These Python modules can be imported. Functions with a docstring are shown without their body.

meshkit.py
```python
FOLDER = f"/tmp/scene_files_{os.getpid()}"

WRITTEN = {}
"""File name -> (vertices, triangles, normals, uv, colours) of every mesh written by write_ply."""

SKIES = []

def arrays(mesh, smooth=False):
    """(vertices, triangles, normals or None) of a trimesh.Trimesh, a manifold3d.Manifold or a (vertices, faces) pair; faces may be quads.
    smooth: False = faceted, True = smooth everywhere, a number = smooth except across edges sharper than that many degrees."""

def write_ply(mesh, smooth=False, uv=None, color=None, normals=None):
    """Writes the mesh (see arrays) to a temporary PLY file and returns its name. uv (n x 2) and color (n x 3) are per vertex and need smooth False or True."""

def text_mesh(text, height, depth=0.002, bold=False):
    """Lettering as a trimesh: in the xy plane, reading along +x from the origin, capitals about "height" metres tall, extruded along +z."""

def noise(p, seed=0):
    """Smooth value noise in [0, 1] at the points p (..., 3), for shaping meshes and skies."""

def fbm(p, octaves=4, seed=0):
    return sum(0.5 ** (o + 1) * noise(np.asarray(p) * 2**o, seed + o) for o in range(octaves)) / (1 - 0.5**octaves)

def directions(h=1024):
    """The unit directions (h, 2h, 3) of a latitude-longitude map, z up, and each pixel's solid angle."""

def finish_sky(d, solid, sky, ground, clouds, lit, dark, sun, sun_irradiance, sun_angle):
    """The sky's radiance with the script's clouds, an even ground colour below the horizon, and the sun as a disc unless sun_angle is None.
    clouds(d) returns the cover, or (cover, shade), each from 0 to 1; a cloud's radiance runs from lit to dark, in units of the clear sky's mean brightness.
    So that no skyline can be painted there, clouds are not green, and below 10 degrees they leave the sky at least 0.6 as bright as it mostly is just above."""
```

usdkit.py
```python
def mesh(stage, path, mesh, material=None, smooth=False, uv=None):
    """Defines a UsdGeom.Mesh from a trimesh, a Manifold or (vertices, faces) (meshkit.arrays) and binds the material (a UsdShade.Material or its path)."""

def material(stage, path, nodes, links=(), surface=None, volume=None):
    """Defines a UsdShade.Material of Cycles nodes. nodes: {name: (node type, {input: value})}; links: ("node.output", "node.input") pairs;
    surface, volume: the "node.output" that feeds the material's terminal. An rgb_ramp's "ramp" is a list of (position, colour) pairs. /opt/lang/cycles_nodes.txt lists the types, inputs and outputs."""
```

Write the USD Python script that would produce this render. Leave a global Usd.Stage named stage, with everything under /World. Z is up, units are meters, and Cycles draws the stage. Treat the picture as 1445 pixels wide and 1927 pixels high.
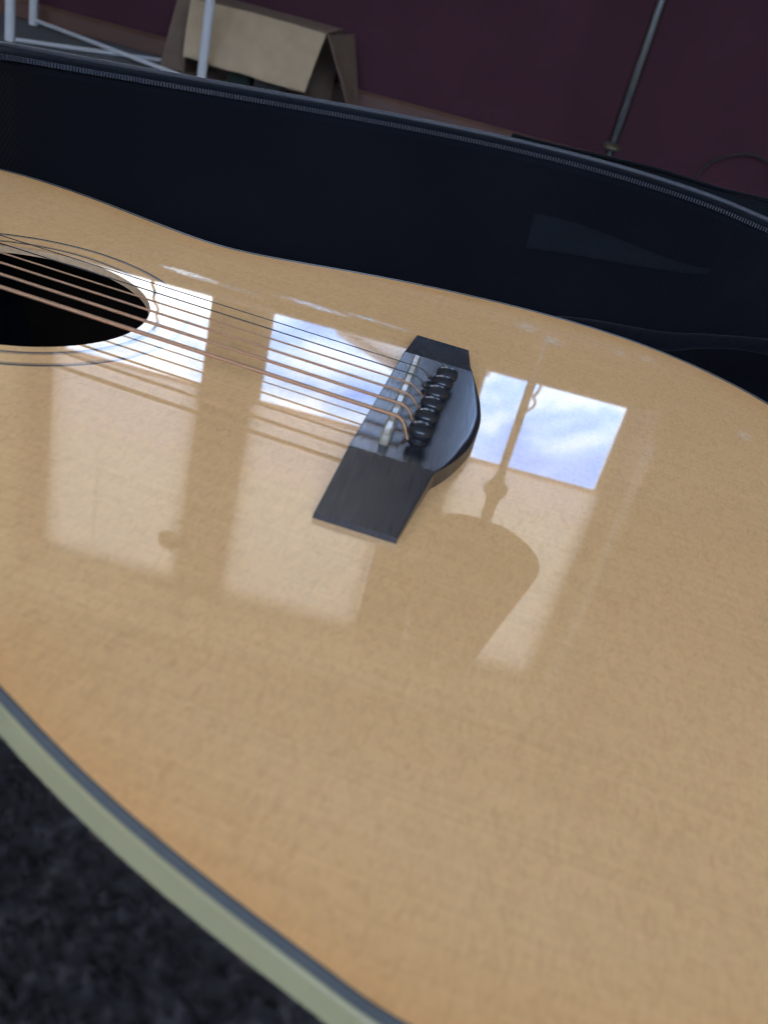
import math, random
import numpy as np, trimesh, usdkit, meshkit
from shapely.geometry import Polygon, LineString, box as sbox
from shapely.ops import unary_union
from scipy.interpolate import CubicSpline
from pxr import Usd, UsdGeom, UsdLux, UsdShade, Sdf, Gf

random.seed(7); rng = np.random.default_rng(7)
stage = Usd.Stage.CreateInMemory()
UsdGeom.SetStageUpAxis(stage, 'Z'); UsdGeom.SetStageMetersPerUnit(stage, 1.0)
UsdGeom.Xform.Define(stage, '/World'); UsdGeom.Scope.Define(stage, '/World/Looks')

# ------------------------------------------------------------------ camera
ZTOP = 0.19                       # height of the guitar's soundboard above the floor
CAM_Z = ZTOP + 0.1315
PITCH, ROLL = math.radians(30.3), math.radians(15.1)
cam = UsdGeom.Camera.Define(stage, '/World/camera')
fwd = np.array([0, math.cos(PITCH), -math.sin(PITCH)])
rt0, dn0 = np.array([1., 0, 0]), np.array([0, -math.sin(PITCH), -math.cos(PITCH)])
right = math.cos(ROLL) * rt0 - math.sin(ROLL) * dn0
down = math.sin(ROLL) * rt0 + math.cos(ROLL) * dn0
M = Gf.Matrix4d(*[float(v) for v in (*right, 0, *(-down), 0, *(-fwd), 0, 0, 0, CAM_Z, 1)])
cam.AddTransformOp().Set(M)
cam.CreateHorizontalApertureAttr(36.0)
cam.CreateVerticalApertureAttr(48.0)
cam.CreateFocalLengthAttr(36.0 * 1700 / 1445)
cam.CreateFStopAttr(23.0); cam.CreateFocusDistanceAttr(0.42)
cam.CreateExposureAttr(0.5)
cam.CreateClippingRangeAttr(Gf.Vec2f(0.02, 1000))

# ------------------------------------------------------------------ materials
def mat(name, nodes, links, surface='p.BSDF', volume=None):
    return usdkit.material(stage, '/World/Looks/' + name, nodes, links, surface=surface, volume=volume)

def plain(name, color, rough=0.5, var=0.12, scale=60, bump=0.0, bscale=400, bdist=0.0004, **extra):
    """a colour with a little mottling, and fine relief"""
    c = np.array(color)
    nodes = {'g': ('geometry', {}),
             'n': ('noise_texture', {'scale': scale, 'detail': 5}),
             'r': ('rgb_ramp', {'ramp': [(0.25, tuple(c * (1 - var))), (0.75, tuple(np.minimum(c * (1 + var), 1)))]}),
             'p': ('principled_bsdf', {'roughness': rough, **extra})}
    links = [('g.position', 'n.vector'), ('n.fac', 'r.fac'), ('r.color', 'p.base_color')]
    if bump:
        nodes['bn'] = ('noise_texture', {'scale': bscale, 'detail': 4})
        nodes['b'] = ('bump', {'strength': bump, 'distance': bdist})
        links += [('g.position', 'bn.vector'), ('bn.fac', 'b.height'), ('b.normal', 'p.normal')]
    return mat(name, nodes, links)

SKY = 1.0
# sky: blue with drifting white cloud
dome = UsdLux.DomeLight.Define(stage, '/World/sky')
dome.CreateIntensityAttr(1.0)
skym = mat('sky_and_clouds', {
    'tc': ('texture_coordinate', {}),
    'm': ('mapping', {'scale': (1.0, 1.0, 1.9), 'location': (0.35, 0.0, 0.62)}),
    'n': ('noise_texture', {'scale': 5.5, 'detail': 6, 'roughness': 0.52, 'distortion': 0.35}),
    'r': ('rgb_ramp', {'ramp': [(0.37, (0.38, 1.15, 3.4)), (0.45, (1.05, 2.0, 3.9)), (0.55, (3.0, 3.45, 4.25)), (0.68, (5.5, 5.5, 5.45))]}),
    'sx': ('separate_xyz', {}), 'up': ('map_range', {'from_min': 0.0, 'from_max': 1.0, 'to_min': 0.74 * SKY, 'to_max': 2.1 * SKY, 'clamp': True}),   # sky brightened towards the zenith, added to light the blinds more
    'bg': ('background_shader', {})},
    [('tc.generated', 'm.vector'), ('m.vector', 'n.vector'), ('n.fac', 'r.fac'), ('r.color', 'bg.color'), ('tc.generated', 'sx.vector'), ('sx.z', 'up.value'), ('up.result', 'bg.strength')], surface='bg.background')
UsdShade.MaterialBindingAPI.Apply(dome.GetPrim()).Bind(skym)
dome.GetPrim().SetCustomDataByKey('kind', 'structure')

# spruce under gloss lacquer: fine grain along the strings, silk across it
SP = ({
    'g': ('geometry', {}),
    'rot': ('mapping', {'rotation': (0, 0, math.radians(7.5))}),
    'mg': ('mapping', {'scale': (4, 800, 1)}),            # grain lines run along x
    'ng': ('noise_texture', {'scale': 1.0, 'detail': 3, 'roughness': 0.6}),
    'ms': ('mapping', {'scale': (470, 190, 1)}),           # silk flecks lie across
    'ns': ('noise_texture', {'scale': 1.0, 'detail': 4, 'roughness': 0.62, 'distortion': 1.6}),
    'nl': ('noise_texture', {'scale': 14, 'detail': 3}),
    'rg': ('rgb_ramp', {'ramp': [(0.32, (0.665, 0.384, 0.163)), (0.68, (0.715, 0.415, 0.180))]}),
    'rs': ('rgb_ramp', {'ramp': [(0.3, (0.885, 0.865, 0.83)), (0.5, (1, 1, 1)), (0.72, (1.07, 1.07, 1.08))]}),
    'rl': ('rgb_ramp', {'ramp': [(0.3, (0.97, 0.96, 0.94)), (0.7, (1.02, 1.02, 1.02))]}),
    'x1': ('mix_color', {'blend_type': 'multiply', 'fac': 1.0, 'use_clamp_result': False}),
    'x2': ('mix_color', {'blend_type': 'multiply', 'fac': 1.0, 'use_clamp_result': False}),
    'nb': ('noise_texture', {'scale': 130, 'detail': 2}),
    'b': ('bump', {'strength': 0.02, 'distance': 0.00005}),
    'p': ('principled_bsdf', {'roughness': 0.7, 'specular_ior_level': 0.0, 'coat_weight': 1.0, 'coat_roughness': 0.012, 'coat_ior': 1.6})},
    [('g.position', 'rot.vector'), ('rot.vector', 'mg.vector'), ('mg.vector', 'ng.vector'), ('rot.vector', 'ms.vector'), ('ms.vector', 'ns.vector'),
     ('g.position', 'nl.vector'), ('ng.fac', 'rg.fac'), ('ns.fac', 'rs.fac'), ('nl.fac', 'rl.fac'),
     ('rg.color', 'x1.a'), ('rs.color', 'x1.b'), ('x1.result', 'x2.a'), ('rl.color', 'x2.b'), ('x2.result', 'fin.a'),
     ('g.position', 'nb.vector'), ('nb.fac', 'b.height'), ('fin.result', 'p.base_color'), ('b.normal', 'p.coat_normal')])
# dried smudges and finger marks on the lacquer: (x, y, half length, half width, strength)
SMUDGE = [(-0.108, 0.3800, 0.016, 0.0040, .5), (-0.086, 0.3773, 0.014, 0.003, .3), (-0.0534, 0.3825, 0.02, 0.004, .4), (-0.030, 0.3845, 0.012, 0.003, .35), (-0.0175, 0.3835, 0.010, 0.0025, .3),
          (0.044, 0.4335, 0.0060, 0.008, .30), (0.0575, 0.4238, 0.0060, 0.007, .36), (0.0906, 0.4330, 0.004, 0.005, .3), (0.1045, 0.4340, 0.004, 0.005, .25), (0.1385, 0.3652, 0.004, 0.006, .3)]
nd, lk = SP
nd['sn'] = ('noise_texture', {'scale': 420, 'detail': 5, 'roughness': 0.7}); nd['sr'] = ('map_range', {'from_min': 0.42, 'from_max': 0.72, 'to_min': 0.3, 'to_max': 1.5, 'clamp': True})
nd['fin'] = ('mix_color', {'b': (0.74, 0.66, 0.56), 'blend_type': 'mix'}); lk += [('g.position', 'sn.vector'), ('sn.fac', 'sr.value')]
prev = None
for k, (x, y, a, b, q) in enumerate(SMUDGE):
    c_, s_n = math.cos(math.radians(-6)), math.sin(math.radians(-6))
    nd[f'sm{k}'] = ('mapping', {'mapping_type': 'texture', 'location': (x, y, ZTOP), 'rotation': (0, 0, math.radians(-6)), 'scale': (a, b, 0.02)})
    nd[f'sl{k}'] = ('vector_math', {'math_type': 'length'}); nd[f'sp{k}'] = ('map_range', {'from_min': 1.15, 'from_max': 0.35, 'to_min': 0.0, 'to_max': q, 'clamp': True})
    lk += [('g.position', f'sm{k}.vector'), (f'sm{k}.vector', f'sl{k}.vector1'), (f'sl{k}.value', f'sp{k}.value')]
    if prev:
        nd[f'sa{k}'] = ('math', {'math_type': 'maximum'}); lk += [(prev, f'sa{k}.value1'), (f'sp{k}.result', f'sa{k}.value2')]; prev = f'sa{k}.value'
    else: prev = f'sp{k}.result'
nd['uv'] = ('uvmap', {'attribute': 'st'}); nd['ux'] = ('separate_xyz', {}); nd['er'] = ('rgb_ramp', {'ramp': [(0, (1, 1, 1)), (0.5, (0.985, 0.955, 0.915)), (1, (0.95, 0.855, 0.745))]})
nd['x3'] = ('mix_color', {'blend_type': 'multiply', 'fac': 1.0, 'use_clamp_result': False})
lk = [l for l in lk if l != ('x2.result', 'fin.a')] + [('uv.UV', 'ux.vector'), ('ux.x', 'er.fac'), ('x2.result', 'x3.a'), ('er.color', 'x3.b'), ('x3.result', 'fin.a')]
nd['sfac'] = ('math', {'math_type': 'multiply'}); nd['crg'] = ('map_range', {'from_min': 0, 'from_max': 0.5, 'to_min': 0.012, 'to_max': 0.25})
lk += [(prev, 'sfac.value1'), ('sr.result', 'sfac.value2'), ('sfac.value', 'fin.fac'), ('sfac.value', 'crg.value'), ('crg.result', 'p.coat_roughness')]
spruce = mat('spruce_gloss', nd, lk)

ebony = mat('worn_ebony', {
    'g': ('geometry', {}),
    'm': ('mapping', {'scale': (1500, 110, 300), 'rotation': (0, 0, math.radians(4))}),
    'n': ('noise_texture', {'scale': 1.0, 'detail': 6, 'roughness': 0.7}),
    'n2': ('noise_texture', {'scale': 0.7, 'detail': 4}),
    'r': ('rgb_ramp', {'ramp': [(0.3, (0.010, 0.009, 0.010)), (0.6, (0.014, 0.013, 0.014)), (0.8, (0.024, 0.022, 0.022))]}),
    'rr': ('rgb_ramp', {'ramp': [(0.3, (0.215, 0.215, 0.215)), (0.7, (0.26, 0.26, 0.26))]}),
    'b': ('bump', {'strength': 0.04, 'distance': 0.00005}),
    'p': ('principled_bsdf', {'specular_ior_level': 0.85, 'ior': 1.5})},
    [('g.position', 'm.vector'), ('m.vector', 'n.vector'), ('m.vector', 'n2.vector'), ('n.fac', 'r.fac'), ('r.color', 'p.base_color'),
     ('n2.fac', 'rr.fac'), ('rr.color', 'p.roughness'), ('n2.fac', 'b.height'), ('b.normal', 'p.normal')])

bone = mat('saddle_bone', {
    'g': ('geometry', {}), 'n': ('voronoi_texture', {'scale': 260, 'randomness': 1.0}),
    'n1': ('noise_texture', {'scale': 190, 'detail': 3}),
    'r': ('rgb_ramp', {'ramp': [(0.38, (0.19, 0.155, 0.10)), (0.52, (0.26, 0.22, 0.15)), (0.70, (0.42, 0.37, 0.28))]}),
    'p': ('principled_bsdf', {'roughness': 0.25, 'coat_weight': 0.5})},
    [('g.position', 'n1.vector'), ('n1.fac', 'r.fac'), ('r.color', 'p.base_color')])

bronze = plain('bronze_winding', (0.44, 0.235, 0.125), 0.38, 0.1, 900, metallic=0.72)
steel = plain('plain_steel', (0.09, 0.075, 0.065), 0.3, 0.1, 900, metallic=0.8)
pin_black = plain('pin_black', (0.010, 0.010, 0.011), 0.19, 0.1, 300)
cream_bind = plain('binding_cream', (0.345, 0.30, 0.15), 0.3, 0.05, 60, coat_weight=0.6)
purf_dark = plain('purfling_dark', (0.018, 0.018, 0.02), 0.3, 0.1, 300, coat_weight=1.0, coat_roughness=0.02)
purf_blue = plain('purfling_slate', (0.07, 0.078, 0.08), 0.3, 0.1, 300, coat_weight=1.0, coat_roughness=0.05)
side_wood = plain('side_mahogany', (0.02, 0.010, 0.007), 0.4, 0.25, 40, coat_weight=0.8)
raw_spruce = plain('raw_spruce', (0.52, 0.33, 0.17), 0.7, 0.15, 500)
inner_wood = plain('inside_wood', (0.010, 0.006, 0.004), 0.9, 0.2, 60, specular_ior_level=0.1)

def ringmat():
    """rosette rope: fine black and pale dashes round the sound hole"""
    return mat('rosette_rope', {
        'g': ('texture_coordinate', {}), 'n': ('noise_texture', {'scale': 1500, 'detail': 1}),
        'r': ('rgb_ramp', {'ramp': [(0.4, (0.008, 0.007, 0.007)), (0.62, (0.06, 0.05, 0.04))]}),
        'p': ('principled_bsdf', {'roughness': 0.5, 'coat_weight': 1.0, 'coat_roughness': 0.012, 'coat_ior': 1.6})},
        [('g.object', 'n.vector'), ('n.fac', 'r.fac'), ('r.color', 'p.base_color')])
rope = ringmat()
pale_ring = plain('rosette_pale', (0.62, 0.44, 0.25), 0.5, 0.06, 300, coat_weight=1.0, coat_roughness=0.015)

def weave(name, c, scale, rough=0.85, sheen=0.25):
    c = np.array(c)
    return mat(name, {
        'g': ('geometry', {}), 'm': ('mapping', {'rotation': (0.3, 0.5, 0.7)}),
        'w1': ('wave_texture', {'scale': scale, 'distortion': 0.4, 'bands_direction': 'x'}),
        'w2': ('wave_texture', {'scale': scale, 'distortion': 0.4, 'bands_direction': 'z'}),
        'a': ('math', {'math_type': 'multiply'}), 'nz': ('noise_texture', {'scale': 9, 'detail': 4}),
        'r': ('rgb_ramp', {'ramp': [(0.3, tuple(c * 0.75)), (0.7, tuple(c * 1.3))]}),
        'b': ('bump', {'strength': 0.5, 'distance': 0.0004}),
        'p': ('principled_bsdf', {'roughness': rough, 'sheen_weight': sheen * 0.15, 'sheen_roughness': 0.5, 'specular_ior_level': 0.07})},
        [('g.position', 'm.vector'), ('m.vector', 'w1.vector'), ('m.vector', 'w2.vector'), ('w1.fac', 'a.value1'), ('w2.fac', 'a.value2'),
         ('g.position', 'nz.vector'), ('nz.fac', 'r.fac'), ('r.color', 'p.base_color'), ('a.value', 'b.height'), ('b.normal', 'p.normal')])
nylon = weave('bag_lining', (0.0042, 0.0044, 0.006), 180)
nylon_lid = weave('bag_lid_cloth', (0.006, 0.007, 0.009), 140)
paler_patch = weave('paler_patch', (0.0085, 0.010, 0.0125), 200)
piping_m = plain('piping', (0.045, 0.045, 0.05), 0.45, 0.15, 200)
tape_m = weave('zip_tape', (0.005, 0.006, 0.009), 400)
teeth_m = plain('zip_teeth', (0.04, 0.042, 0.05), 0.22, 0.2, 200)
plush = mat('plush', {
    'g': ('geometry', {}), 'n': ('noise_texture', {'scale': 300, 'detail': 3}), 'n2': ('noise_texture', {'scale': 45, 'detail': 3}),
    'r': ('rgb_ramp', {'ramp': [(0.3, (0.011, 0.0098, 0.0098)), (0.55, (0.021, 0.0185, 0.018)), (0.75, (0.06, 0.053, 0.051))]}),
    'p': ('principled_bsdf', {'roughness': 0.95, 'specular_ior_level': 0.1})},
    [('g.position', 'n.vector'), ('n.fac', 'r.fac'), ('r.color', 'p.base_color')])

wall_m = plain('purple_paint', (0.072, 0.027, 0.036), 0.75, 0.10, 5, bump=0.15, bscale=120, bdist=0.001, specular_ior_level=0.1)
white_paint = plain('ceiling_white', (0.66, 0.61, 0.52), 0.8, 0.04, 3)
cream_wall = plain('cream_wall_paint', (0.60, 0.49, 0.33), 0.8, 0.04, 3)
skirt_m = plain('skirting_brown', (0.12, 0.055, 0.035), 0.45, 0.25, 12)
stone_m = plain('mullion_paint', (0.05, 0.03, 0.035), 0.8, 0.1, 20)
frame_m = plain('window_frame_white', (0.62, 0.60, 0.58), 0.4, 0.05, 20)
floor_m = plain('grey_carpet', (0.105, 0.105, 0.10), 0.95, 0.35, 90, bump=0.4, bscale=300, bdist=0.003)
metal_white = plain('white_metal', (0.58, 0.57, 0.55), 0.35, 0.05, 20)
metal_lamp = plain('lamp_metal', (0.17, 0.175, 0.18), 0.22, 0.1, 60, metallic=1.0)
brass_m = plain('lamp_brass', (0.20, 0.16, 0.11), 0.35, 0.1, 60, metallic=0.9)
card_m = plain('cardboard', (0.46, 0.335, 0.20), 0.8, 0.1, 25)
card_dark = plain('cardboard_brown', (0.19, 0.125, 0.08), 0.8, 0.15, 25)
cable_m = plain('cable_rubber', (0.012, 0.012, 0.014), 0.5)
green_m = plain('green_pack', (0.04, 0.08, 0.06), 0.5)
grey_m = plain('grey_pack', (0.12, 0.12, 0.13), 0.5)
shade_m = plain('shade_fabric', (0.09, 0.07, 0.05), 0.9, 0.1, 60)

def translucent(name, c, t, refl=0.25):
    return mat(name, {'g': ('geometry', {}), 'n': ('noise_texture', {'scale': 6, 'detail': 4}),
        'r': ('rgb_ramp', {'ramp': [(0.3, tuple(np.array(c) * 0.94)), (0.7, tuple(c))]}),
        'd': ('diffuse_bsdf', {}), 't': ('translucent_bsdf', {}), 'm': ('mix_closure', {'fac': t})},
        [('g.position', 'n.vector'), ('n.fac', 'r.fac'), ('r.color', 'd.color'), ('r.color', 't.color'), ('d.BSDF', 'm.closure1'), ('t.BSDF', 'm.closure2')], surface='m.closure')
blind_m = translucent('blind_fabric', (0.985, 0.79, 0.58), 0.97)
hem_m = translucent('blind_hem', (0.97, 0.74, 0.60), 0.95)
curtain_m = translucent('curtain_cloth', (0.80, 0.70, 0.45), 0.45)
glass_m = mat('window_glass', {'f': ('fresnel', {'IOR': 1.45}), 't': ('transparent_bsdf', {'color': (0.97, 0.98, 0.98)}), 'gl': ('glossy_bsdf', {'roughness': 0.0, 'color': (1, 1, 1)}), 'm': ('mix_closure', {})},
              [('f.fac', 'm.fac'), ('t.BSDF', 'm.closure1'), ('gl.BSDF', 'm.closure2')], surface='m.closure')
roof_m = plain('slate_roof', (0.16, 0.15, 0.16), 0.7, 0.2, 2)
paving_m = plain('pale_paving', (0.38, 0.37, 0.35), 0.9, 0.1, 1)
render_m = plain('house_render', (0.46, 0.44, 0.43), 0.8, 0.06, 1)

# ------------------------------------------------------------------ helpers
used = {}
def path_for(parent, name):
    base = parent + '/' + name
    n = used.get(base, -1) + 1; used[base] = n
    return base if n == 0 else f'{base}_{n:03d}'
def P(x): return x if isinstance(x, str) else str(x.GetPath())
def obj(name, mesh, material, parent=None, smooth=False, kind=None, label=None):
    pr = usdkit.mesh(stage, path_for(P(parent) if parent else '/World', name), mesh, material, smooth=smooth).GetPrim()
    if kind: pr.SetCustomDataByKey('kind', kind)
    if label: pr.SetCustomDataByKey('label', label)
    return pr
def tag(pr, label, cat, group=None):
    pr.SetCustomDataByKey('label', label); pr.SetCustomDataByKey('category', cat)
    if group: pr.SetCustomDataByKey('group', group)
    return pr
def thing(name, label, cat, loc=(0, 0, 0), rotz=0, group=None):
    x = UsdGeom.Xform.Define(stage, path_for('/World', name))
    x.AddTranslateOp().Set(Gf.Vec3d(*map(float, loc)))
    if rotz: x.AddRotateZOp().Set(rotz)
    return tag(x.GetPrim(), label, cat, group)
def struct(name, mesh, material, smooth=False): return obj(name, mesh, material, None, smooth, 'structure')
cat_ = trimesh.util.concatenate
def bx(x0, x1, y0, y1, z0, z1, r=0.0):
    m = trimesh.creation.box(extents=(x1 - x0, y1 - y0, z1 - z0)); m.apply_translation(((x0 + x1) / 2, (y0 + y1) / 2, (z0 + z1) / 2))
    if r > 0:   # bevelled: hull of shrunken boxes
        pts = []
        for k in range(3):
            e = [x1 - x0 - 2 * r, y1 - y0 - 2 * r, z1 - z0 - 2 * r]; e[k] += 2 * r
            b = trimesh.creation.box(extents=e); b.apply_translation(m.bounds.mean(0)); pts.append(b.vertices)
        m = trimesh.Trimesh(np.vstack(pts)).convex_hull
    return m
def tube(path, r, n=12, caps=True):
    path = np.asarray(path, float); r = np.broadcast_to(np.asarray(r, float), (len(path),))
    t = np.gradient(path, axis=0); t /= np.linalg.norm(t, axis=1, keepdims=True)
    up = np.array([0, 0, 1.]) if abs(t[0, 2]) < 0.9 else np.array([1., 0, 0])
    V = []; u = np.cross(t[0], up); u /= np.linalg.norm(u)
    a = np.linspace(0, 2 * np.pi, n, endpoint=False)
    for i in range(len(path)):
        u = u - t[i] * (u @ t[i]); u /= np.linalg.norm(u); w = np.cross(t[i], u)
        V.append(path[i] + r[i] * (np.cos(a)[:, None] * u + np.sin(a)[:, None] * w))
    V = np.vstack(V); F = []
    for i in range(len(path) - 1):
        for j in range(n):
            p, q = i * n + j, i * n + (j + 1) % n
            F += [[p, q, q + n], [p, q + n, p + n]]
    if caps:
        V = np.vstack([V, path[:1], path[-1:]]); c0, c1, L = len(V) - 2, len(V) - 1, (len(path) - 1) * n
        for j in range(n): F += [[c0, (j + 1) % n, j], [c1, L + j, L + (j + 1) % n]]
    m = trimesh.Trimesh(V, F, process=False)
    if m.volume < 0: m.invert()
    return m
def lathe(profile, n=48, center=(0, 0, 0)):
    m = trimesh.creation.revolve(np.asarray(profile, float), sections=n); m.apply_translation(center)
    if m.is_watertight and m.volume < 0: m.invert()
    return m
def loft(rows, closed=False, flip=False):
    """quad sheet from rows of points"""
    R = np.asarray(rows, float); n, k = R.shape[:2]; F = []
    for i in range(n - 1):
        for j in range(k if closed else k - 1):
            a, b = i * k + j, i * k + (j + 1) % k
            F += [[a, b, b + k], [a, b + k, a + k]]
    m = trimesh.Trimesh(R.reshape(-1, 3), F, process=False)
    if flip: m.invert()
    return m
def extrude(poly, h, z=0.0):
    m = trimesh.creation.extrude_polygon(poly, h, engine='earcut'); m.apply_translation((0, 0, z)); return m
def spline(pts, n, closed=False):
    p = np.asarray(pts, float)
    if closed: p = np.vstack([p, p[:1]])
    d = np.r_[0, np.cumsum(np.sqrt(np.linalg.norm(np.diff(p, axis=0), axis=1)))]
    cs = CubicSpline(d, p, bc_type='periodic' if closed else 'not-a-knot')
    return cs(np.linspace(0, d[-1], n + (1 if closed else 0)))[: n]

# ------------------------------------------------------------------ the room: what is seen or mirrored in the lacquer, plus an added rear opening
D, WY = 2.5, 2.8                     # inner wall face; window plane deep in the wall
SILL, HEAD, XL, XR = 0.95, 2.26, -1.243, 0.705
RX0, RX1, RY0, CEIL = -2.6, 2.6, -3.4, 2.55
struct('floor', bx(-6, 6, -5, 3.0, -0.05, 0.0), floor_m)
wall = Polygon([(-6, -0.04), (6, -0.04), (6, 4.2), (-6, 4.2)], [[(XL, SILL), (XR, SILL), (XR, HEAD), (XL, HEAD)]])
w = extrude(wall, 0.40); w.apply_transform(trimesh.transformations.rotation_matrix(np.pi / 2, (1, 0, 0))); w.apply_translation((0, D + 0.40, 0))
struct('wall', w, wall_m)
struct('ceiling', bx(RX0 - 0.1, RX1 + 0.1, -2.6, D - 0.002, CEIL, CEIL + 0.1), white_paint)
struct('side_wall', bx(RX0 - 0.1, RX0, -2.498, D - 0.002, 0.002, CEIL - 0.002), cream_wall)
struct('side_wall', bx(RX1, RX1 + 0.1, -2.498, D - 0.002, 0.002, CEIL - 0.002), cream_wall)
# unseen wall behind the camera; its wide opening is added to light the guitar
bw = Polygon([(RX0 - 0.1, 0.002), (RX1 + 0.1, 0.002), (RX1 + 0.1, CEIL - 0.002), (RX0 - 0.1, CEIL - 0.002)], [[(-2.1, 0.85), (2.1, 0.85), (2.1, 2.3), (-2.1, 2.3)]])
w = extrude(bw, 0.1); w.apply_transform(trimesh.transformations.rotation_matrix(np.pi / 2, (1, 0, 0))); w.apply_translation((0, -2.5, 0))
struct('back_wall', w, cream_wall)
sk = Polygon([(D - 0.001, 0.002), (D - 0.018, 0.002), (D - 0.018, 0.036), (D - 0.010, 0.044), (D - 0.001, 0.045)])
m = extrude(sk, 5.1); V = m.vertices; m.vertices = np.c_[V[:, 2] - 2.55, V[:, 0], V[:, 1]]; m.fix_normals()
tag(obj('skirting_board', m, skirt_m), 'brown wooden skirting board along the foot of the purple wall', 'skirting board')

# window set deep in the wall: two thick mullions, three lights
win = thing('window', 'three light window with thick dark mullions deep in the purple wall', 'window', (0, 0, 0))
MUL = [(-0.714, -0.538), (0.0, 0.19)]
LIGHTS = [(XL, MUL[0][0]), (MUL[0][1], MUL[1][0]), (MUL[1][1], XR)]
for a, b in MUL: obj('mullion', bx(a, b, WY - 0.03, WY + 0.098, SILL + 0.001, HEAD - 0.001, 0.008), stone_m, win)
obj('sill', bx(XL + 0.002, XR - 0.002, D - 0.03, WY + 0.09, SILL - 0.03 + 0.032, SILL + 0.012, 0.004), frame_m, win)
obj('head_lining', bx(XL + 0.002, XR - 0.002, D + 0.003, WY - 0.04, HEAD - 0.012, HEAD - 0.002), cream_wall, win)
for a, b in LIGHTS:
    o = sbox(a + 0.002, SILL + 0.014, b - 0.002, HEAD - 0.014)
    fr = extrude(o.difference(o.buffer(-0.016, join_style=2)), 0.03); fr.apply_transform(trimesh.transformations.rotation_matrix(np.pi / 2, (1, 0, 0))); fr.apply_translation((0, WY + 0.075, 0))
    f = obj('frame', fr, frame_m, win)
    obj('pane', bx(a + 0.02, b - 0.02, WY + 0.058, WY + 0.062, SILL + 0.032, HEAD - 0.032), glass_m, f)
cb = tube([(XR + 0.006, D - 0.004, 1.045), (XR + 0.006, D - 0.004, 2.2)], 0.015, 12)  # pale strip added to stand in for the highlight along the recess corner
tag(obj('lit_edge_strip', cb, frame_m), 'pale strip added as the lit right edge of the window recess', 'light_streak')
# window latch loop standing on the sill of the right light
lt = [(0.385, WY - 0.005, 0.968), (0.383, WY - 0.01, 1.05), (0.379, WY - 0.01, 1.107), (0.372, WY - 0.012, 1.120), (0.383, WY - 0.012, 1.137), (0.379, WY - 0.01, 1.160), (0.357, WY - 0.01, 1.182), (0.345, WY - 0.006, 1.184)]
tag(obj('window_latch', tube(spline(lt, 40), 0.0045, 8), cable_m, smooth=True), 'dark looped latch of the right window light, beside the lamp pole', 'latch')
lt = [(-0.925, WY - 0.005, 0.968), (-0.921, WY - 0.01, 1.062), (-0.913, WY - 0.012, 1.088), (-0.909, WY - 0.01, 1.121), (-0.893, WY - 0.012, 1.166), (-0.890, WY - 0.01, 1.202), (-0.896, WY - 0.01, 1.244)]
q = spline(lt, 70); q[:, 0] += 0.004 * np.sin(np.linspace(0, 30, 70))
tag(obj('window_latch', tube(q, np.linspace(0.0075, 0.003, 70), 8), cable_m, smooth=True), 'dark twisted latch cord standing in the left window light', 'latch')
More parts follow.
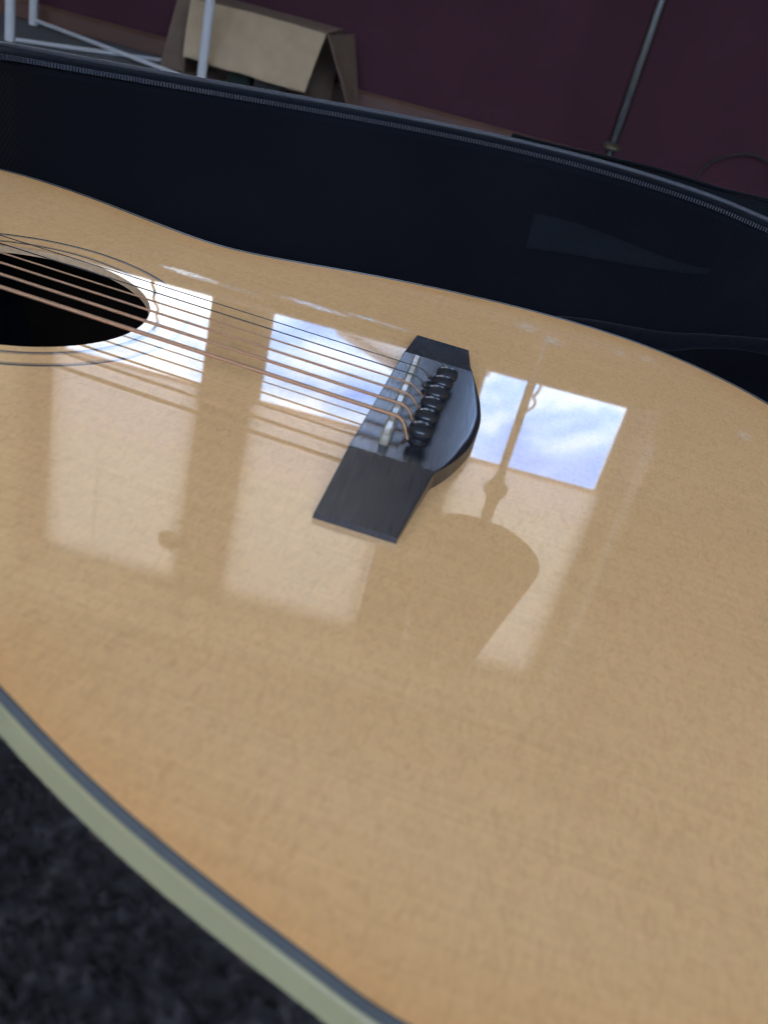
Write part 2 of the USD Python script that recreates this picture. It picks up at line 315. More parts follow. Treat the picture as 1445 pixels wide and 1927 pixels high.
# blinds
BB = 1.396
bl_labels = ['cream roller blind half down in the left window light, with a pull cord', 'cream roller blind half down in the middle window light', 'cream roller blind half down in the right window light behind the lamp shade']
for k, (a, b) in enumerate(LIGHTS):
    t = thing('roller_blind', bl_labels[k], 'blind', ((a + b) / 2, WY, BB), group='window blinds')
    hw = (b - a) / 2 - 0.001; top = HEAD - 0.02 - BB; hem = [0.285, 0.285, 0.155][k]
    xs = np.linspace(-hw, hw, 24); rows = []
    for z in np.linspace(hem, top, 12): rows.append([(x, 0.0025 * math.sin(7 * x + 3 * z + k), z) for x in xs])
    obj('cloth', loft(rows), blind_m, t, smooth=True)
    rows = [[(x, 0.003 + 0.0025 * math.sin(7 * x + 3 * z + k), z) for x in xs] for z in np.linspace(0.012, hem + 0.004, 8)]
    obj('hem', loft(rows), hem_m, t, smooth=True)
    obj('bottom_bar', bx(-hw, hw, -0.006, 0.008, 0.0, 0.014, 0.003), hem_m, t)
    ro = trimesh.creation.cylinder(0.014, 2 * hw, sections=20); ro.apply_transform(trimesh.transformations.rotation_matrix(np.pi / 2, (0, 1, 0))); ro.apply_translation((0, -0.018, top - 0.002))
    obj('roller', ro, frame_m, t, smooth=40)
    if k == 0:
        cx = -1.05 - (a + b) / 2
        obj('pull_cord', tube([(cx, -0.012, 0.34), (cx + 0.003, -0.012, 0.6), (cx, -0.012, top - 0.02)], 0.0016, 8), frame_m, t, smooth=True)
        dk = trimesh.creation.cylinder(0.042, 0.006, sections=28); dk.apply_transform(trimesh.transformations.rotation_matrix(np.pi / 2, (1, 0, 0))); dk.apply_translation((-0.757 - (a + b) / 2, -0.014, 0.655))
        obj('pull_disc', dk, card_dark, t, smooth=40)
# short curtain at the left of the recess
xs = np.linspace(-1.62, -1.19, 90)
rows = [[(x, D - 0.05 + 0.022 * math.sin(x * 62 + 0.4 * math.sin(z * 3)) + 0.008 * math.sin(x * 131), z) for x in xs] for z in np.linspace(0.75, 2.35, 10)]
tag(obj('curtain', loft(rows), curtain_m, smooth=True), 'short pale curtain gathered at the left side of the window', 'curtain')

# neighbour's house seen through the middle light
h = thing('neighbour_house', 'grey gabled house roof beyond the window sill', 'house', (-0.45, 30, 0))
obj('wall', bx(-2.3, 2.3, 0, 8, 0.01, 11.05), render_m, h)
g = extrude(Polygon([(-2.75, 10.9), (0.9, 12.0), (2.75, 10.9), (2.75, 11.06), (0.9, 12.3), (-2.75, 11.06)]), 8.6)
g.apply_transform(trimesh.transformations.rotation_matrix(np.pi / 2, (1, 0, 0))); g.apply_translation((0, 8.3, 0)); obj('roof', g, roof_m, h)
g = extrude(Polygon([(-2.25, 11.05), (2.25, 11.05), (0.9, 11.95)]), 0.3); g.apply_transform(trimesh.transformations.rotation_matrix(np.pi / 2, (1, 0, 0))); g.apply_translation((0, 0.35, 0)); obj('gable', g, render_m, h)
struct('ground', bx(-200, 200, 3.0, 400, -0.3, -0.1), paving_m)

# floor lamp
LX, LY = 0.278, 2.2
lamp = thing('floor_lamp', 'tall floor lamp with thin metal pole and dark conical shade by purple wall', 'lamp', (LX, LY, 0))
obj('base', lathe([(0, 0.002), (0.125, 0.002), (0.128, 0.008), (0.12, 0.018), (0.03, 0.03), (0.011, 0.045), (0.0085, 0.09), (0, 0.09)], 48), metal_lamp, lamp, smooth=40)
obj('pole', tube([(0, 0, 0.085), (0, 0, 1.15)], 0.0115, 20), metal_lamp, lamp, smooth=40)
obj('collar', lathe([(0.0, 0.092), (0.016, 0.092), (0.022, 0.096), (0.022, 0.102), (0.014, 0.108), (0, 0.108)], 32), brass_m, lamp, smooth=40)
obj('knuckle', lathe([(0, 1.135), (0.014, 1.135), (0.017, 1.16), (0.030, 1.168), (0.034, 1.18), (0.031, 1.194), (0.02, 1.204), (0.016, 1.24), (0.019, 1.26), (0.013, 1.28), (0, 1.28)], 32), brass_m, lamp, smooth=40)
obj('upper_stem', tube([(0, 0, 1.225), (0, 0, 1.60)], 0.010, 16), metal_lamp, lamp, smooth=40)
sh = lathe([(0.190, 1.387), (0.092, 1.80), (0.089, 1.80), (0.187, 1.387), (0.190, 1.387)], 64)
s_ = obj('lamp_shade', sh, shade_m, lamp, smooth=40)
obj('bulb', lathe([(0, 1.60), (0.014, 1.60), (0.018, 1.63), (0.034, 1.67), (0.03, 1.70), (0.015, 1.715), (0, 1.717)], 24), frame_m, lamp, smooth=True)
obj('shade_carrier', cat_([tube([(-0.128, 0, 1.65), (0.128, 0, 1.65)], 0.002, 6), tube([(0, -0.128, 1.651), (0, 0.128, 1.651)], 0.002, 6)]), metal_lamp, lamp)

# white side table: four legs, crossed floor bars
tb = thing('side_table', 'white metal side table frame with crossed floor bars left of the cardboard box', 'table', (0, 0, 0))
L4 = [(-1.053, 2.089), (-1.16, 2.42), (-0.638, 2.133), (-0.745, 2.464)]
for x, y in L4: obj('leg', tube([(x, y, 0.002), (x, y, 0.44)], 0.0105, 16), metal_white, tb, smooth=40)
obj('floor_bar', tube([(*L4[1], 0.014), (*L4[2], 0.014)], 0.0045, 10), metal_white, tb, smooth=40)
obj('floor_bar', tube([(*L4[0], 0.006), (*L4[3], 0.006)], 0.0045, 10), metal_white, tb, smooth=40)
tp = Polygon([L4[0], L4[1], L4[3], L4[2]]).buffer(0.02)
obj('table_top', extrude(tp, 0.02, 0.442), metal_white, tb)

# cardboard box lying on its side, mouth towards the guitar, one flap hanging down
def slab(q, th=0.004):
    """a sheet of board: quad q thickened to both sides"""
    q = np.asarray(q, float); n = np.cross(q[1] - q[0], q[3] - q[0]); n /= np.linalg.norm(n)
    V = np.vstack([q + n * th / 2, q - n * th / 2])
    return trimesh.Trimesh(V, [[0, 1, 2], [0, 2, 3], [4, 6, 5], [4, 7, 6], [0, 4, 5], [0, 5, 1], [1, 5, 6], [1, 6, 2], [2, 6, 7], [2, 7, 3], [3, 7, 4], [3, 4, 0]], process=False)
bxx = thing('cardboard_box', 'open brown cardboard box lying on its side against the purple wall', 'box', (0, 0, 0))
x0, x1, y0, y1, zt = -0.722, -0.401, 2.26, 2.46, 0.166
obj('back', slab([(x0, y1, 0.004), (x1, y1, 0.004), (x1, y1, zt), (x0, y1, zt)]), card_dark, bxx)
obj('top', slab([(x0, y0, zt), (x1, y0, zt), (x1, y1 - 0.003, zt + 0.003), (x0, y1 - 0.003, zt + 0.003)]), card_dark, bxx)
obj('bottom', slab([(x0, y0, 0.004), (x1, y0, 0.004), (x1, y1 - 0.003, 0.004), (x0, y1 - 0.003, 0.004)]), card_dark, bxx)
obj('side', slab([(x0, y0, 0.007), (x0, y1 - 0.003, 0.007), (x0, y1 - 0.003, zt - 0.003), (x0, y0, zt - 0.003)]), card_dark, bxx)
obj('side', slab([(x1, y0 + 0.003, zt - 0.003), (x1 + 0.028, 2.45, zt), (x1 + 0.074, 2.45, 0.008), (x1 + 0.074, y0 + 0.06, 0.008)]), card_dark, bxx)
# hanging flap with a slightly torn lower edge
n = 26; rows = []
for k, s in enumerate(np.linspace(0, 1, 8)):
    row = []
    for j in range(n):
        u = j / (n - 1); x = (x0 + 0.004) * (1 - u) + (x1 - 0.004) * u + (0.012 * s if u > .5 else 0.0) * 0
        jag = (0.003 * (meshkit.noise(np.array([u * 18, 3.1, 0.0])) - 0.5)) if k == 7 else 0
        row.append((x * (1 - s) + s * (x * 0.9 - 0.05), y0 - 0.004 - 0.085 * s - 0.006 * math.sin(math.pi * s), zt - 0.002 - 0.112 * s + jag + 0.003 * math.sin(3 * u + 2 * s)))
    rows.append(row)
fl = loft(rows); fb = fl.copy(); fb.vertices = fb.vertices + np.array([0, 0.003, -0.003]); fb.invert()
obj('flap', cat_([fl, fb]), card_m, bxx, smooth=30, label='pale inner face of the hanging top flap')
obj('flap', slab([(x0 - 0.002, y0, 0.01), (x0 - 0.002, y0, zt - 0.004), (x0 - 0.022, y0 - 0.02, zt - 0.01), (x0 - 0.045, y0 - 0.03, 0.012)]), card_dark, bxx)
tag(obj('green_packet', bx(-0.63, -0.575, 2.3, 2.4, 0.0065, 0.11, 0.004), green_m), 'dark green packet inside the cardboard box, left of the grey one', 'packet')
tag(obj('grey_packet', bx(-0.565, -0.50, 2.31, 2.4, 0.0065, 0.10, 0.004), grey_m), 'grey packet inside the cardboard box, right of the green one', 'packet')
# cable arched against the wall at the right
cp = [(0.54, 2.47, 0.05), (0.555, 2.475, 0.09), (0.60, 2.48, 0.122), (0.645, 2.48, 0.135), (0.69, 2.47, 0.13), (0.74, 2.44, 0.09), (0.76, 2.42, 0.01)]
tag(obj('cable', tube(spline(cp, 40), 0.0028, 8), cable_m, smooth=True), 'thin black cable arching against the foot of the purple wall', 'cable')

# ------------------------------------------------------------------ guitar
GX, GY, YAW = -0.0068, 0.293, -4.35
guitar = thing('acoustic_guitar', 'natural spruce top acoustic guitar with dark bridge lying in its gig bag', 'guitar', (GX, GY, ZTOP), YAW)
mm = 0.001
FAR = [(-292, 60), (-286, 105), (-268, 138), (-243, 151), (-213, 152), (-181, 146.5), (-140, 136), (-110, 133), (-78, 142.5), (-42.5, 156.5), (0.9, 169.3), (42.8, 176.3), (80.7, 176.4), (114, 168.5), (140, 154), (159, 137), (190, 92), (207, 40)]
NEAR = [(212, -20), (205, -80), (186, -130), (160, -170), (125, -198), (85, -214), (44.8, -212.9), (32.8, -209.4), (20, -204.9), (5.6, -199.6), (-10.3, -193), (-26, -185.5), (-44, -175.9), (-71, -162.5), (-105, -152), (-140, -150), (-181, -160), (-225, -166), (-262, -156), (-285, -120), (-292, -60)]
OUT = spline(np.array(FAR + NEAR) * mm, 520, closed=True)
body = Polygon(OUT).buffer(0)
BIND, PURF = 0.0007, 0.0024
HC, HR = (-0.1495, 0.007), 0.0505
from shapely.geometry import Point
disc = lambda r: Point(*HC).buffer(r, quad_segs=48)
inner = body.buffer(-BIND - PURF)
TH = 0.003
RINGS = [(0.0545, 0.0559, rope), (0.0563, 0.0567, rope), (0.0632, 0.0636, rope), (0.0640, 0.0656, rope)]
def ringpoly(a, b): return disc(b).difference(disc(a))
ssb = inner.difference(disc(HR))
for a, b, _ in RINGS: ssb = ssb.difference(ringpoly(a, b))
board_main = unary_union([g for g in getattr(ssb, 'geoms', [ssb])])
def plate(poly, h, z):
    return cat_([extrude(g, h, z) for g in getattr(poly, 'geoms', [poly])])
# its face is cut in bands along the edge so that its base colour turns a little more amber there
faces = []
bands = [0, 0.003, 0.006, 0.009, 0.012, 0.016, 0.020, 0.025, 0.030, 0.036]
for k, d0 in enumerate(bands):
    reg = inner.buffer(-d0) if d0 else inner
    if k + 1 < len(bands): reg = reg.difference(inner.buffer(-bands[k + 1]))
    reg = reg.intersection(board_main)
    for g in getattr(reg, 'geoms', [reg]):
        if g.geom_type != 'Polygon' or g.area < 1e-9: continue
        tv, tf = trimesh.creation.triangulate_polygon(g, engine='earcut')
        faces.append(trimesh.Trimesh(np.c_[tv, np.zeros(len(tv))], tf, process=False))
face = cat_(faces); trimesh_up = face.face_normals[:, 2].mean()
if trimesh_up < 0: face.invert()
low = plate(board_main, TH - 0.0004, -TH)
whole = cat_([face, low])
from shapely import points as _pts, distance as _dst
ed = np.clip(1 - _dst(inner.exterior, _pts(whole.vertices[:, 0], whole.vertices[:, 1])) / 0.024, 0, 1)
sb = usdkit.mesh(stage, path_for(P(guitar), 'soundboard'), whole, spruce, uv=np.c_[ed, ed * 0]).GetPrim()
for a, b, mt in RINGS: obj('rosette_ring', extrude(ringpoly(a, b), TH, -TH), mt, sb)
# edge of the sound hole
obj('hole_edge', extrude(disc(HR - 0.00005).difference(disc(HR - 0.0004)), TH - 0.0002, -TH), raw_spruce, sb)
obj('purfling', extrude(body.buffer(-BIND).difference(body.buffer(-BIND - PURF + 0.0004)), TH, -TH), purf_blue, guitar)
obj('purfling_line', extrude(body.buffer(-BIND - PURF + 0.0004).difference(inner), TH, -TH), purf_dark, guitar)
# binding: rounded strip right round the body
def strip(outline, prof):
    """sweep a profile [(inset, z)] round a closed outline"""
    o = np.asarray(outline); t = np.roll(o, -1, 0) - np.roll(o, 1, 0); t /= np.linalg.norm(t, axis=1, keepdims=True)
    nrm = np.c_[t[:, 1], -t[:, 0]]
    if Polygon(o).exterior.is_ccw is False: nrm = -nrm
    rows = [np.c_[o - nrm * a, np.full(len(o), z)] for a, z in prof]
    return loft(rows, closed=True)
OC = np.asarray(OUT)
r_ = 0.0006
prof = [(BIND, -0.0070), (0, -0.0070), (0, -r_)] + [(r_ - r_ * math.cos(a), -r_ + r_ * math.sin(a)) for a in np.linspace(0.25, math.pi / 2, 6)] + [(BIND - 0.00005, 0), (BIND - 0.00005, -0.004)]
bd = strip(OC, prof)
obj('binding', bd, cream_bind, guitar, smooth=40)
sd = strip(OC, [(0.0006, -0.0071), (0.0004, -0.011), (0.0004, -0.104), (0.003, -0.108)])
obj('side', sd, side_wood, guitar, smooth=40)
obj('side_lining', strip(OC, [(0.0035, -0.108), (0.0035, -0.0035)]), inner_wood, guitar, smooth=40)
obj('inside_back', extrude(body.buffer(-0.0037), 0.0004, -0.1083), inner_wood, guitar)
obj('back', extrude(body.buffer(-0.0006), 0.004, -0.1125), side_wood, guitar)
# neck and fretboard beyond the left of the frame
nk = np.array([(-205, -18, 0), (-205, 39, 0), (-640, 60, 0), (-640, 17, 0)]) * mm
obj('fretboard', extrude(Polygon(nk[:, :2]), 0.0068, 0.0003), ebony, guitar)
obj('neck', extrude(Polygon(np.array([(-292.5, -14), (-292.5, 42), (-640, 60), (-640, 17)]) * mm), 0.022, -0.0222), side_wood, guitar)

# bridge: flat belly block, wings sloping away to thin ends
def interp(y, xs, vs): return float(np.interp(y, xs, vs))
ys_b = np.array([-82, -70, -58, -50, -46, -43.5, -38, -31, -23, -15, -7, 1.3, 8, 15, 24, 32, 40, 46, 48.5, 52, 60, 72, 82])
xb_b = np.array([18.5, 19.6, 20.8, 21.6, 22.2, 23.2, 25.3, 27.4, 29.3, 30.6, 31.2, 31.3, 31.0, 30.1, 28.6, 26.6, 24.4, 22.8, 22.3, 21.6, 20.5, 19, 17.8])
cs_b = CubicSpline(ys_b, xb_b)
stations = np.unique(np.r_[np.linspace(-82, -45.6, 16), np.linspace(-45.2, 46.8, 60), np.linspace(47.2, 82, 16), -44.9, -45.3, 46.6, 47.0])
rows = []
HB = 6.2
for y in stations:
    xf, xb = -5.6, float(cs_b(y))
    if y < -45.2: s = (y + 82) / 36.8; z = 2.0 + (HB - 2.0) * (0.72 * s + 0.28 * s * s)
    elif y > 46.9: s = (82 - y) / 35.1; z = 2.0 + (HB - 2.0) * (0.72 * s + 0.28 * s * s)
    else: z = HB
    inplat = -45.2 <= y <= 46.9
    e = min(1, max(0, (46.9 - abs(y - 0.8)) / 26)) if inplat else 0
    r = 0.5 + 2.6 * (e * e * (3 - 2 * e)); d = 0.4 + 1.5 * (e * e * (3 - 2 * e))
    row = [(xf, y, 0.05), (xf, y, z - 0.4), (xf + 0.12, y, z - 0.12), (xf + 0.4, y, z)]
    row += [(xb - r - 6, y, z)] + [(xb - r + r * math.sin(a), y, z - d + d * math.cos(a)) for a in np.linspace(0, math.pi / 2, 6)]
    row += [(xb, y, 0.05)]
    rows.append(row)
br = loft(np.array(rows) * mm, closed=True)
V = br.vertices; k = len(rows[0]); n = len(V)
caps = []
for base in (0, n - k):
    c = [base + i for i in range(k)]
    for i in range(1, k - 1): caps.append([c[0], c[i + 1], c[i]] if base else [c[0], c[i], c[i + 1]])
br = trimesh.Trimesh(V, np.vstack([br.faces, caps]), process=False); trimesh.repair.fix_normals(br)
if br.volume < 0: br.invert()
bridge = obj('bridge', br, ebony, guitar, smooth=22)
# saddle: rounded bone bar, slanted
def bar(p, q, wdt, z0, z1, r):
    p, q = np.array(p), np.array(q); L = np.linalg.norm(q - p); m = bx(0, L, -wdt / 2, wdt / 2, z0, z1, r)
    a = math.atan2(q[1] - p[1], q[0] - p[0]); m.apply_transform(trimesh.transformations.rotation_matrix(a, (0, 0, 1))); m.apply_translation((*p, 0)); return m
SA, SB_ = (0.9, 36.5), (4.0, -38.5)
sdl = bar(SA, SB_, 3.0, HB - 1.0, 10.3, 0.7); sdl.apply_scale(mm)
obj('saddle', sdl, bone, bridge, smooth=35)
def saddle_x(y): return SA[0] + (SB_[0] - SA[0]) * (y - SA[1]) / (SB_[1] - SA[1])
# pins
PY = [24.9, 15.1, 4.5, -6.0, -17.4, -29.0]
PXs = [14.2, 14.0, 13.7, 13.6, 13.6, 13.6]
def pin_mesh(s):
    pr = [(0, -8), (2.2, -8), (2.5, 0), (3.0, 0.05), (3.05, 0.3), (2.9, 0.5), (2.6, 0.7), (2.5, 1.3)]
    pr += [(4.15 * abs(math.cos(a)) ** 0.9, 3.95 + 2.85 * math.copysign(abs(math.sin(a)) ** 0.92, a)) for a in np.linspace(-1.0, math.pi / 2, 22)]
    pr[-1] = (0, pr[-1][1])
    m = lathe(pr, 40); m.apply_scale(s * mm); return m
for i, (x, y) in enumerate(zip(PXs, PY)):
    pm = pin_mesh(1.0)
    pm.apply_transform(trimesh.transformations.rotation_matrix(rng.uniform(-.07, .07), (0, 1, 0))); pm.apply_transform(trimesh.transformations.rotation_matrix(rng.uniform(-.07, .07), (1, 0, 0)))
    pm.apply_translation((x * mm, y * mm, (HB + rng.uniform(0, 0.5)) * mm)); obj('bridge_pin', pm, pin_black, bridge, smooth=40)
# strings
YS = [23.9, 15.0, 6.0, -3.9, -14.4, -25.1]; YN = [30.2, 22.0, 13.0, 3.6, -6.6, -17.3]
GA = [0.38, 0.48, 0.72, 0.96, 1.24, 1.58]          # diameters
snames = ['thin plain steel string, the farthest', 'plain steel string, second farthest', 'wound string, third from the far side', 'wound string, fourth from the far side', 'thick wound string, next to the nearest', 'thickest wound bronze string, the nearest']
for i in range(6):
    d = GA[i]; r = d / 2; sx = saddle_x(YS[i]); zs = 10.35 + r
    slope = (YN[i] - YS[i]) / (-150 - sx)
    far_x = -420
    Lp = lambda x: (x, YS[i] + slope * (x - sx), zs + (10.2 - 10.35) * (x - sx) / (-150 - sx))
    main = [Lp(far_x), Lp(-300), Lp(-200)] + [Lp(x) for x in np.linspace(-170, sx - 2.0, 40)]
    pin = np.array([PXs[i] - (4.9 if i < 2 else 3.3), PY[i] + 0.3, HB + (0.5 if i < 2 else -0.3)])
    crest = np.array([sx, YS[i], zs])
    down_ = []
    stiff = [0.1, 0.1, 0.25, 0.45, 0.6, 0.7][i]
    c1 = crest + np.array([1.5 + 4.0 * stiff, -slope * 2 * 0, 0.10]); c2 = pin + np.array([-1.7, 0.3, 2.2 + 0.9 * stiff])
    for t in np.linspace(0.02, 1, 26):
        down_.append((1 - t) ** 3 * crest + 3 * (1 - t) ** 2 * t * c1 + 3 * (1 - t) * t * t * c2 + t ** 3 * pin)
    pth = np.array(main + [tuple(Lp(sx - 1.0)), tuple(Lp(sx - 0.4))] + [tuple(p) for p in down_])
    if i >= 2:   # winding: beads of wire round the core
        dd = np.r_[0, np.cumsum(np.linalg.norm(np.diff(pth, axis=0), axis=1))]
        start = np.interp(-170, pth[:43, 0], dd[:43]); pitch = [0, 0, 0.30, 0.40, 0.55, 0.72][i]
        ss = np.r_[0, np.arange(start, dd[-1], pitch / 4)]
        pp = np.c_[[np.interp(ss, dd, pth[:, c]) for c in range(3)]].T
        rr = r * (1 - 0.15 * (0.5 + 0.5 * np.cos(2 * np.pi * ss / pitch)))
        sm = tube(pp * mm, rr * mm, 9)
    else:
        sm = tube(pth * mm, r * mm, 10)
    so = obj('string', sm, bronze if i >= 2 else steel, guitar, smooth=True if i < 2 else 60, label=snames[i])
    if i < 2:    # twisted lock by the ball end
        t0 = np.array(down_[14]); t1 = np.array(down_[25]); tp_ = [t0 + (t1 - t0) * s for s in np.linspace(0, 1, 8)]
        obj('twist', tube(np.array(tp_) * mm, np.array([0.2, 0.32, 0.3, 0.45, 0.78, 0.85, 0.6, 0.3]) * mm * (1 + 0.3 * i), 10), steel, so, smooth=True)

# ------------------------------------------------------------------ gig bag behind and round the guitar
bag = thing('gig_bag', 'black padded gig bag lying open behind and under the guitar', 'gig bag', (0, 0, 0))
RZ = 0.245
u_ = np.linspace(-0.56, 0.315, 120)                       # bearing x/y along the rim, seen from where the photographer kneels
v_ = np.polyval(np.polyfit([-0.515, -0.4, -0.301, -0.198, -0.109, 0.009, 0.131, 0.216, 0.302], [-0.157, -0.148, -0.141, -0.132, -0.1255, -0.119, -0.1165, -0.119, -0.128], 4), u_)
y_ = 0.625 - 0.42 * (u_ - 0.09) ** 2 - 0.25 * np.clip(u_ - 0.2, 0, 1) ** 2
mid_ = np.c_[u_ * y_, y_, CAM_Z + v_ * y_]
rim_pts = np.vstack([[(-0.95, 0.36, mid_[0, 2]), (-0.60, 0.42, mid_[0, 2])], mid_[::8], [mid_[-1]], [(0.29, 0.52, mid_[-1, 2] + .002), (0.38, 0.40, mid_[-1, 2]), (0.42, 0.22, mid_[-1, 2])]])
rim = spline(rim_pts, 420)
tg = np.gradient(rim, axis=0); tg[:, 2] = 0; tg /= np.linalg.norm(tg, axis=1, keepdims=True)
out = np.c_[-tg[:, 1], tg[:, 0], np.zeros(len(tg))]     # away from the guitar
def wob(p, s, a, seed=0): return (meshkit.fbm(np.asarray(p) * s, 3, seed) - 0.5) * a
def sheet(profile, seed=0, amp=0.006, sc=7):
    rows = []
    for off, z in profile:
        p = rim + out * off; p[:, 2] = z + (rim[:, 2] - RZ) * np.clip(z / RZ, 0, 1)
        p = p + out * wob(np.c_[p[:, 0], p[:, 1], np.full(len(p), z * 1.5)], sc, amp * np.clip((RZ - 0.01 - z) / 0.06, 0, 1), seed)[:, None]
        rows.append(p)
    return loft(rows)
zz = np.linspace(0.03, RZ - 0.011, 26)
obj('lining', sheet([(-0.055 * max(0, 1 - (z - 0.03) / 0.204) ** 1.8 - 0.001, z) for z in zz]), nylon, bag, smooth=True)
obj('outer_shell', sheet([(0.03, 0.01), (0.034, 0.08), (0.030, 0.16), (0.022, RZ - 0.02), (0.010, RZ - 0.003)]), nylon_lid, bag, smooth=True)
rimn = rim.copy()
obj('piping', tube(rimn[::2] + out[::2] * 0.004 + (0, 0, -0.001), 0.0014, 10), piping_m, bag, smooth=True)
rows = [rimn + out * o + (0, 0, dz) for o, dz in ((0.010, -0.003), (0.004, -0.0014), (-0.0008, -0.003), (-0.0016, -0.006), (-0.0008, -0.0115))]
obj('zipper_tape', loft(rows), tape_m, bag, smooth=True)
# zipper teeth: a row of little nylon coils along the tape
seg = np.r_[0, np.cumsum(np.linalg.norm(np.diff(rimn, axis=0), axis=1))]
teeth = []
for s in np.arange(0.1, seg[-1] - 0.1, 0.0018):
    p = np.array([np.interp(s, seg, rimn[:, c]) for c in range(3)]); j = min(int(np.searchsorted(seg, s)), len(tg) - 1)
    T, O = tg[j], out[j]; b = trimesh.creation.box(extents=(0.0009, 0.0016, 0.0024))
    Rm = np.eye(4); Rm[:3, 0], Rm[:3, 1], Rm[:3, 2] = T, O, (0, 0, 1); Rm[:3, 3] = p - O * 0.0026 + np.array([0, 0, -0.0058]); b.apply_transform(Rm); teeth.append(b)
obj('zipper_teeth', cat_(teeth), teeth_m, bag, kind='stuff')
# tapered patch of slightly paler tone laid over the lining
pd = np.array([(0.071, -0.183), (0.153, -0.184), (0.23, -0.192), (0.267, -0.189), (0.266, -0.197), (0.194, -0.207), (0.096, -0.216), (0.073, -0.220)])
lin_v = np.array([[p_ for p_ in (rim + out * (-0.055 * max(0, 1 - (z - 0.03) / 0.204) ** 1.8 - 0.001))] for z in zz])
lin_v[:, :, 2] = zz[:, None] + (rim[None, :, 2] - RZ) * (zz / RZ)[:, None]
for k_, z in enumerate(zz):
    p = lin_v[k_]; q = np.c_[p[:, 0], p[:, 1], np.full(len(p), z * 1.5)]
    lin_v[k_] = p + out * wob(q, 7, 0.006 * np.clip((RZ - 0.01 - z) / 0.06, 0, 1))[:, None]
lflat = lin_v.reshape(-1, 3); lout = np.tile(out, (len(zz), 1))
lu, lv = lflat[:, 0] / lflat[:, 1], (lflat[:, 2] - CAM_Z) / lflat[:, 1]
from scipy.interpolate import LinearNDInterpolator
selx = (lflat[:, 1] > 0.4) & (np.abs(lu) < 0.6)
lin_f = LinearNDInterpolator(np.c_[lu, lv][selx], lflat[selx] - lout[selx] * 0.0012)
def on_lining(u, v): return lin_f(u, v)[0] if np.ndim(lin_f(u, v)) > 1 else lin_f(u, v)
top_e = [(0.071, -0.183), (0.153, -0.184), (0.23, -0.192), (0.267, -0.189)]; bot_e = [(0.073, -0.220), (0.096, -0.216), (0.194, -0.207), (0.266, -0.197)]
tE, bE = spline(top_e, 24), spline(bot_e, 24)
rows = [[on_lining(*(tE[j] * (1 - s) + bE[j] * s)) for j in range(24)] for s in np.linspace(0, 1, 5)]
obj('patch', loft(rows), paler_patch, bag, smooth=True)
# padding folds low behind the lower bout
fo = spline([(0.03, 0.545, 0.146), (0.085, 0.542, 0.163), (0.128, 0.525, 0.174), (0.158, 0.52, 0.184), (0.182, 0.51, 0.192), (0.22, 0.49, 0.198), (0.29, 0.42, 0.195)], 60)
fr_ = fo + np.c_[wob(fo, 20, 0.008, 3), wob(fo, 20, 0.008, 4), wob(fo, 20, 0.004, 5)]
obj('padding_fold', tube(fr_, 0.006 + 0.002 * np.sin(np.linspace(0, 9, 60)), 14), nylon, bag, smooth=True)
# lid thrown back behind
lid_top = spline([(0.02, 0.78, 0.232), (0.105, 0.80, 0.232), (0.155, 0.81, 0.2316), (0.196, 0.81, 0.230), (0.238, 0.81, 0.231), (0.40, 0.80, 0.228), (0.6, 0.76, 0.22)], 60)
rows = [lid_top + (0, o, dz) for o, dz in ((-0.06, -0.2), (-0.03, -0.1), (-0.008, -0.02), (0, 0), (0.012, -0.004), (0.05, -0.05), (0.12, -0.2))]
lw = loft(rows); lw.vertices += np.c_[np.zeros(len(lw.vertices)), wob(lw.vertices, 9, 0.012, 8), wob(lw.vertices, 9, 0.004, 9)]
obj('lid', lw, nylon_lid, bag, smooth=True)
obj('lid_seam', tube(lid_top + (0, -0.004, 0.001), 0.0012, 8), nylon_lid, bag, smooth=True)
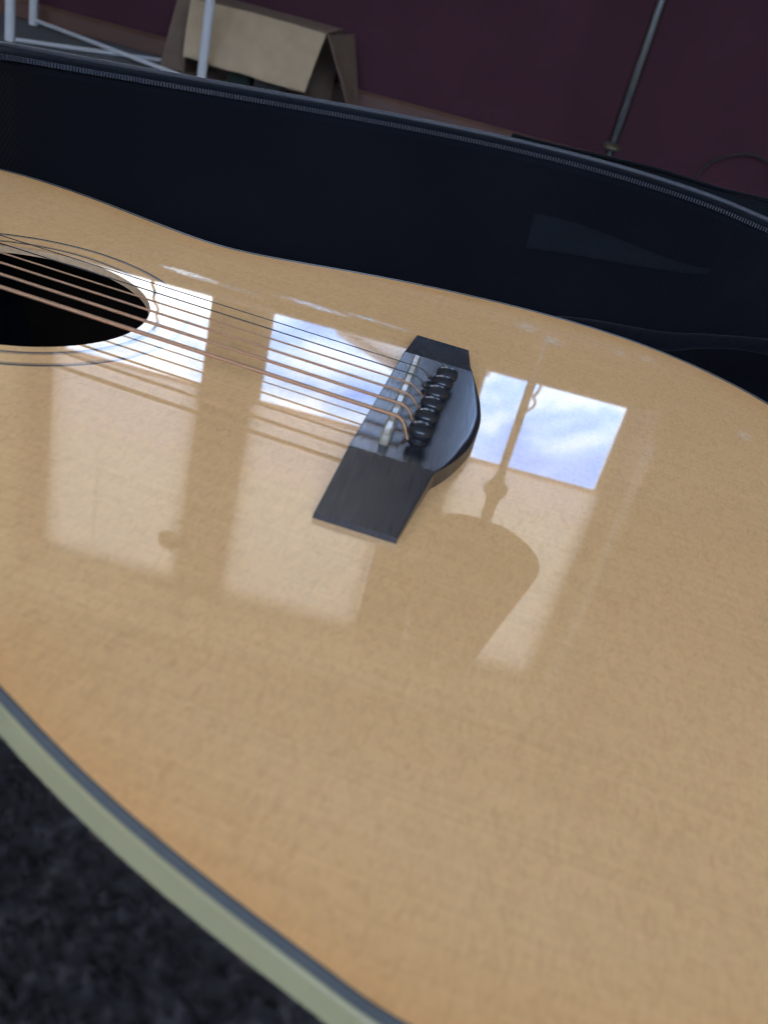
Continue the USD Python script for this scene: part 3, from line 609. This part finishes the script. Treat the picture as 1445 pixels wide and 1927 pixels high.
# base panel under the guitar and the plush lining that hugs its near side
obj('base_panel', bx(-0.75, 0.4, 0.12, 0.62, 0.012, 0.070, 0.01), nylon_lid, bag)
ca, sa = math.cos(math.radians(YAW)), math.sin(math.radians(YAW))
GO = np.c_[OC[:, 0] * ca - OC[:, 1] * sa + GX, OC[:, 0] * sa + OC[:, 1] * ca + GY]
near_poly = Polygon(GO).buffer(0.0002)
gx = np.linspace(-0.34, 0.16, 126); gy = np.linspace(-0.12, 0.24, 92)
Xg, Yg = np.meshgrid(gx, gy); from shapely import contains_xy, points as shp_points, distance as shp_distance
dist = shp_distance(near_poly, shp_points(Xg, Yg))
Zg = ZTOP - 0.0081 - 0.25 * np.clip(dist, 0, .2) + (meshkit.fbm(np.dstack([Xg * 60, Yg * 60, 0 * Xg]), 3, 2) - .5) * 0.004
Zg = np.where(dist <= 0.0015, ZTOP - 0.0078, Zg)
keep = dist < 1
near_in = contains_xy(Polygon(GO).buffer(-0.003), Xg, Yg)
idx = np.arange(Xg.size).reshape(Xg.shape); F = []
for i in range(len(gy) - 1):
    for j in range(len(gx) - 1):
        q = [idx[i, j], idx[i, j + 1], idx[i + 1, j + 1], idx[i + 1, j]]
        if not any(near_in.ravel()[t] for t in q): F += [[q[0], q[1], q[2]], [q[0], q[2], q[3]]]
pl = trimesh.Trimesh(np.c_[Xg.ravel(), Yg.ravel(), Zg.ravel()], F, process=False)
pl.remove_unreferenced_vertices()
obj('plush_lining', pl, plush, bag, smooth=True)
# pile: short tufts standing on it
N = 60000; fx = rng.uniform(-0.30, 0.12, N); fy = rng.uniform(-0.02, 0.22, N)
dd = shp_distance(near_poly, shp_points(fx, fy)); ok = dd > 0.0015; fx, fy, dd = fx[ok], fy[ok], dd[ok]
from scipy.interpolate import RegularGridInterpolator
fz = RegularGridInterpolator((gy, gx), Zg)(np.c_[fy, fx])
pts = []; wd = []
lean = rng.normal(0, 0.0007, (len(fx), 2))
for k in range(len(fx)):
    p = np.array([fx[k], fy[k], fz[k] - 0.0005]); q = p + (lean[k, 0], lean[k, 1], 0.0014); e = p + (1.7 * lean[k, 0], 1.7 * lean[k, 1], 0.0020)
    pts += [p, q, e]; wd += [0.0005, 0.00045, 0.0002]
cv = UsdGeom.BasisCurves.Define(stage, path_for(P(bag), 'plush_pile'))
cv.CreateTypeAttr('linear'); cv.CreatePointsAttr([Gf.Vec3f(*map(float, p)) for p in pts]); cv.CreateCurveVertexCountsAttr([3] * len(fx)); cv.CreateWidthsAttr(wd); cv.SetWidthsInterpolation('vertex')
UsdShade.MaterialBindingAPI.Apply(cv.GetPrim()).Bind(plush); cv.GetPrim().SetCustomDataByKey('kind', 'stuff')
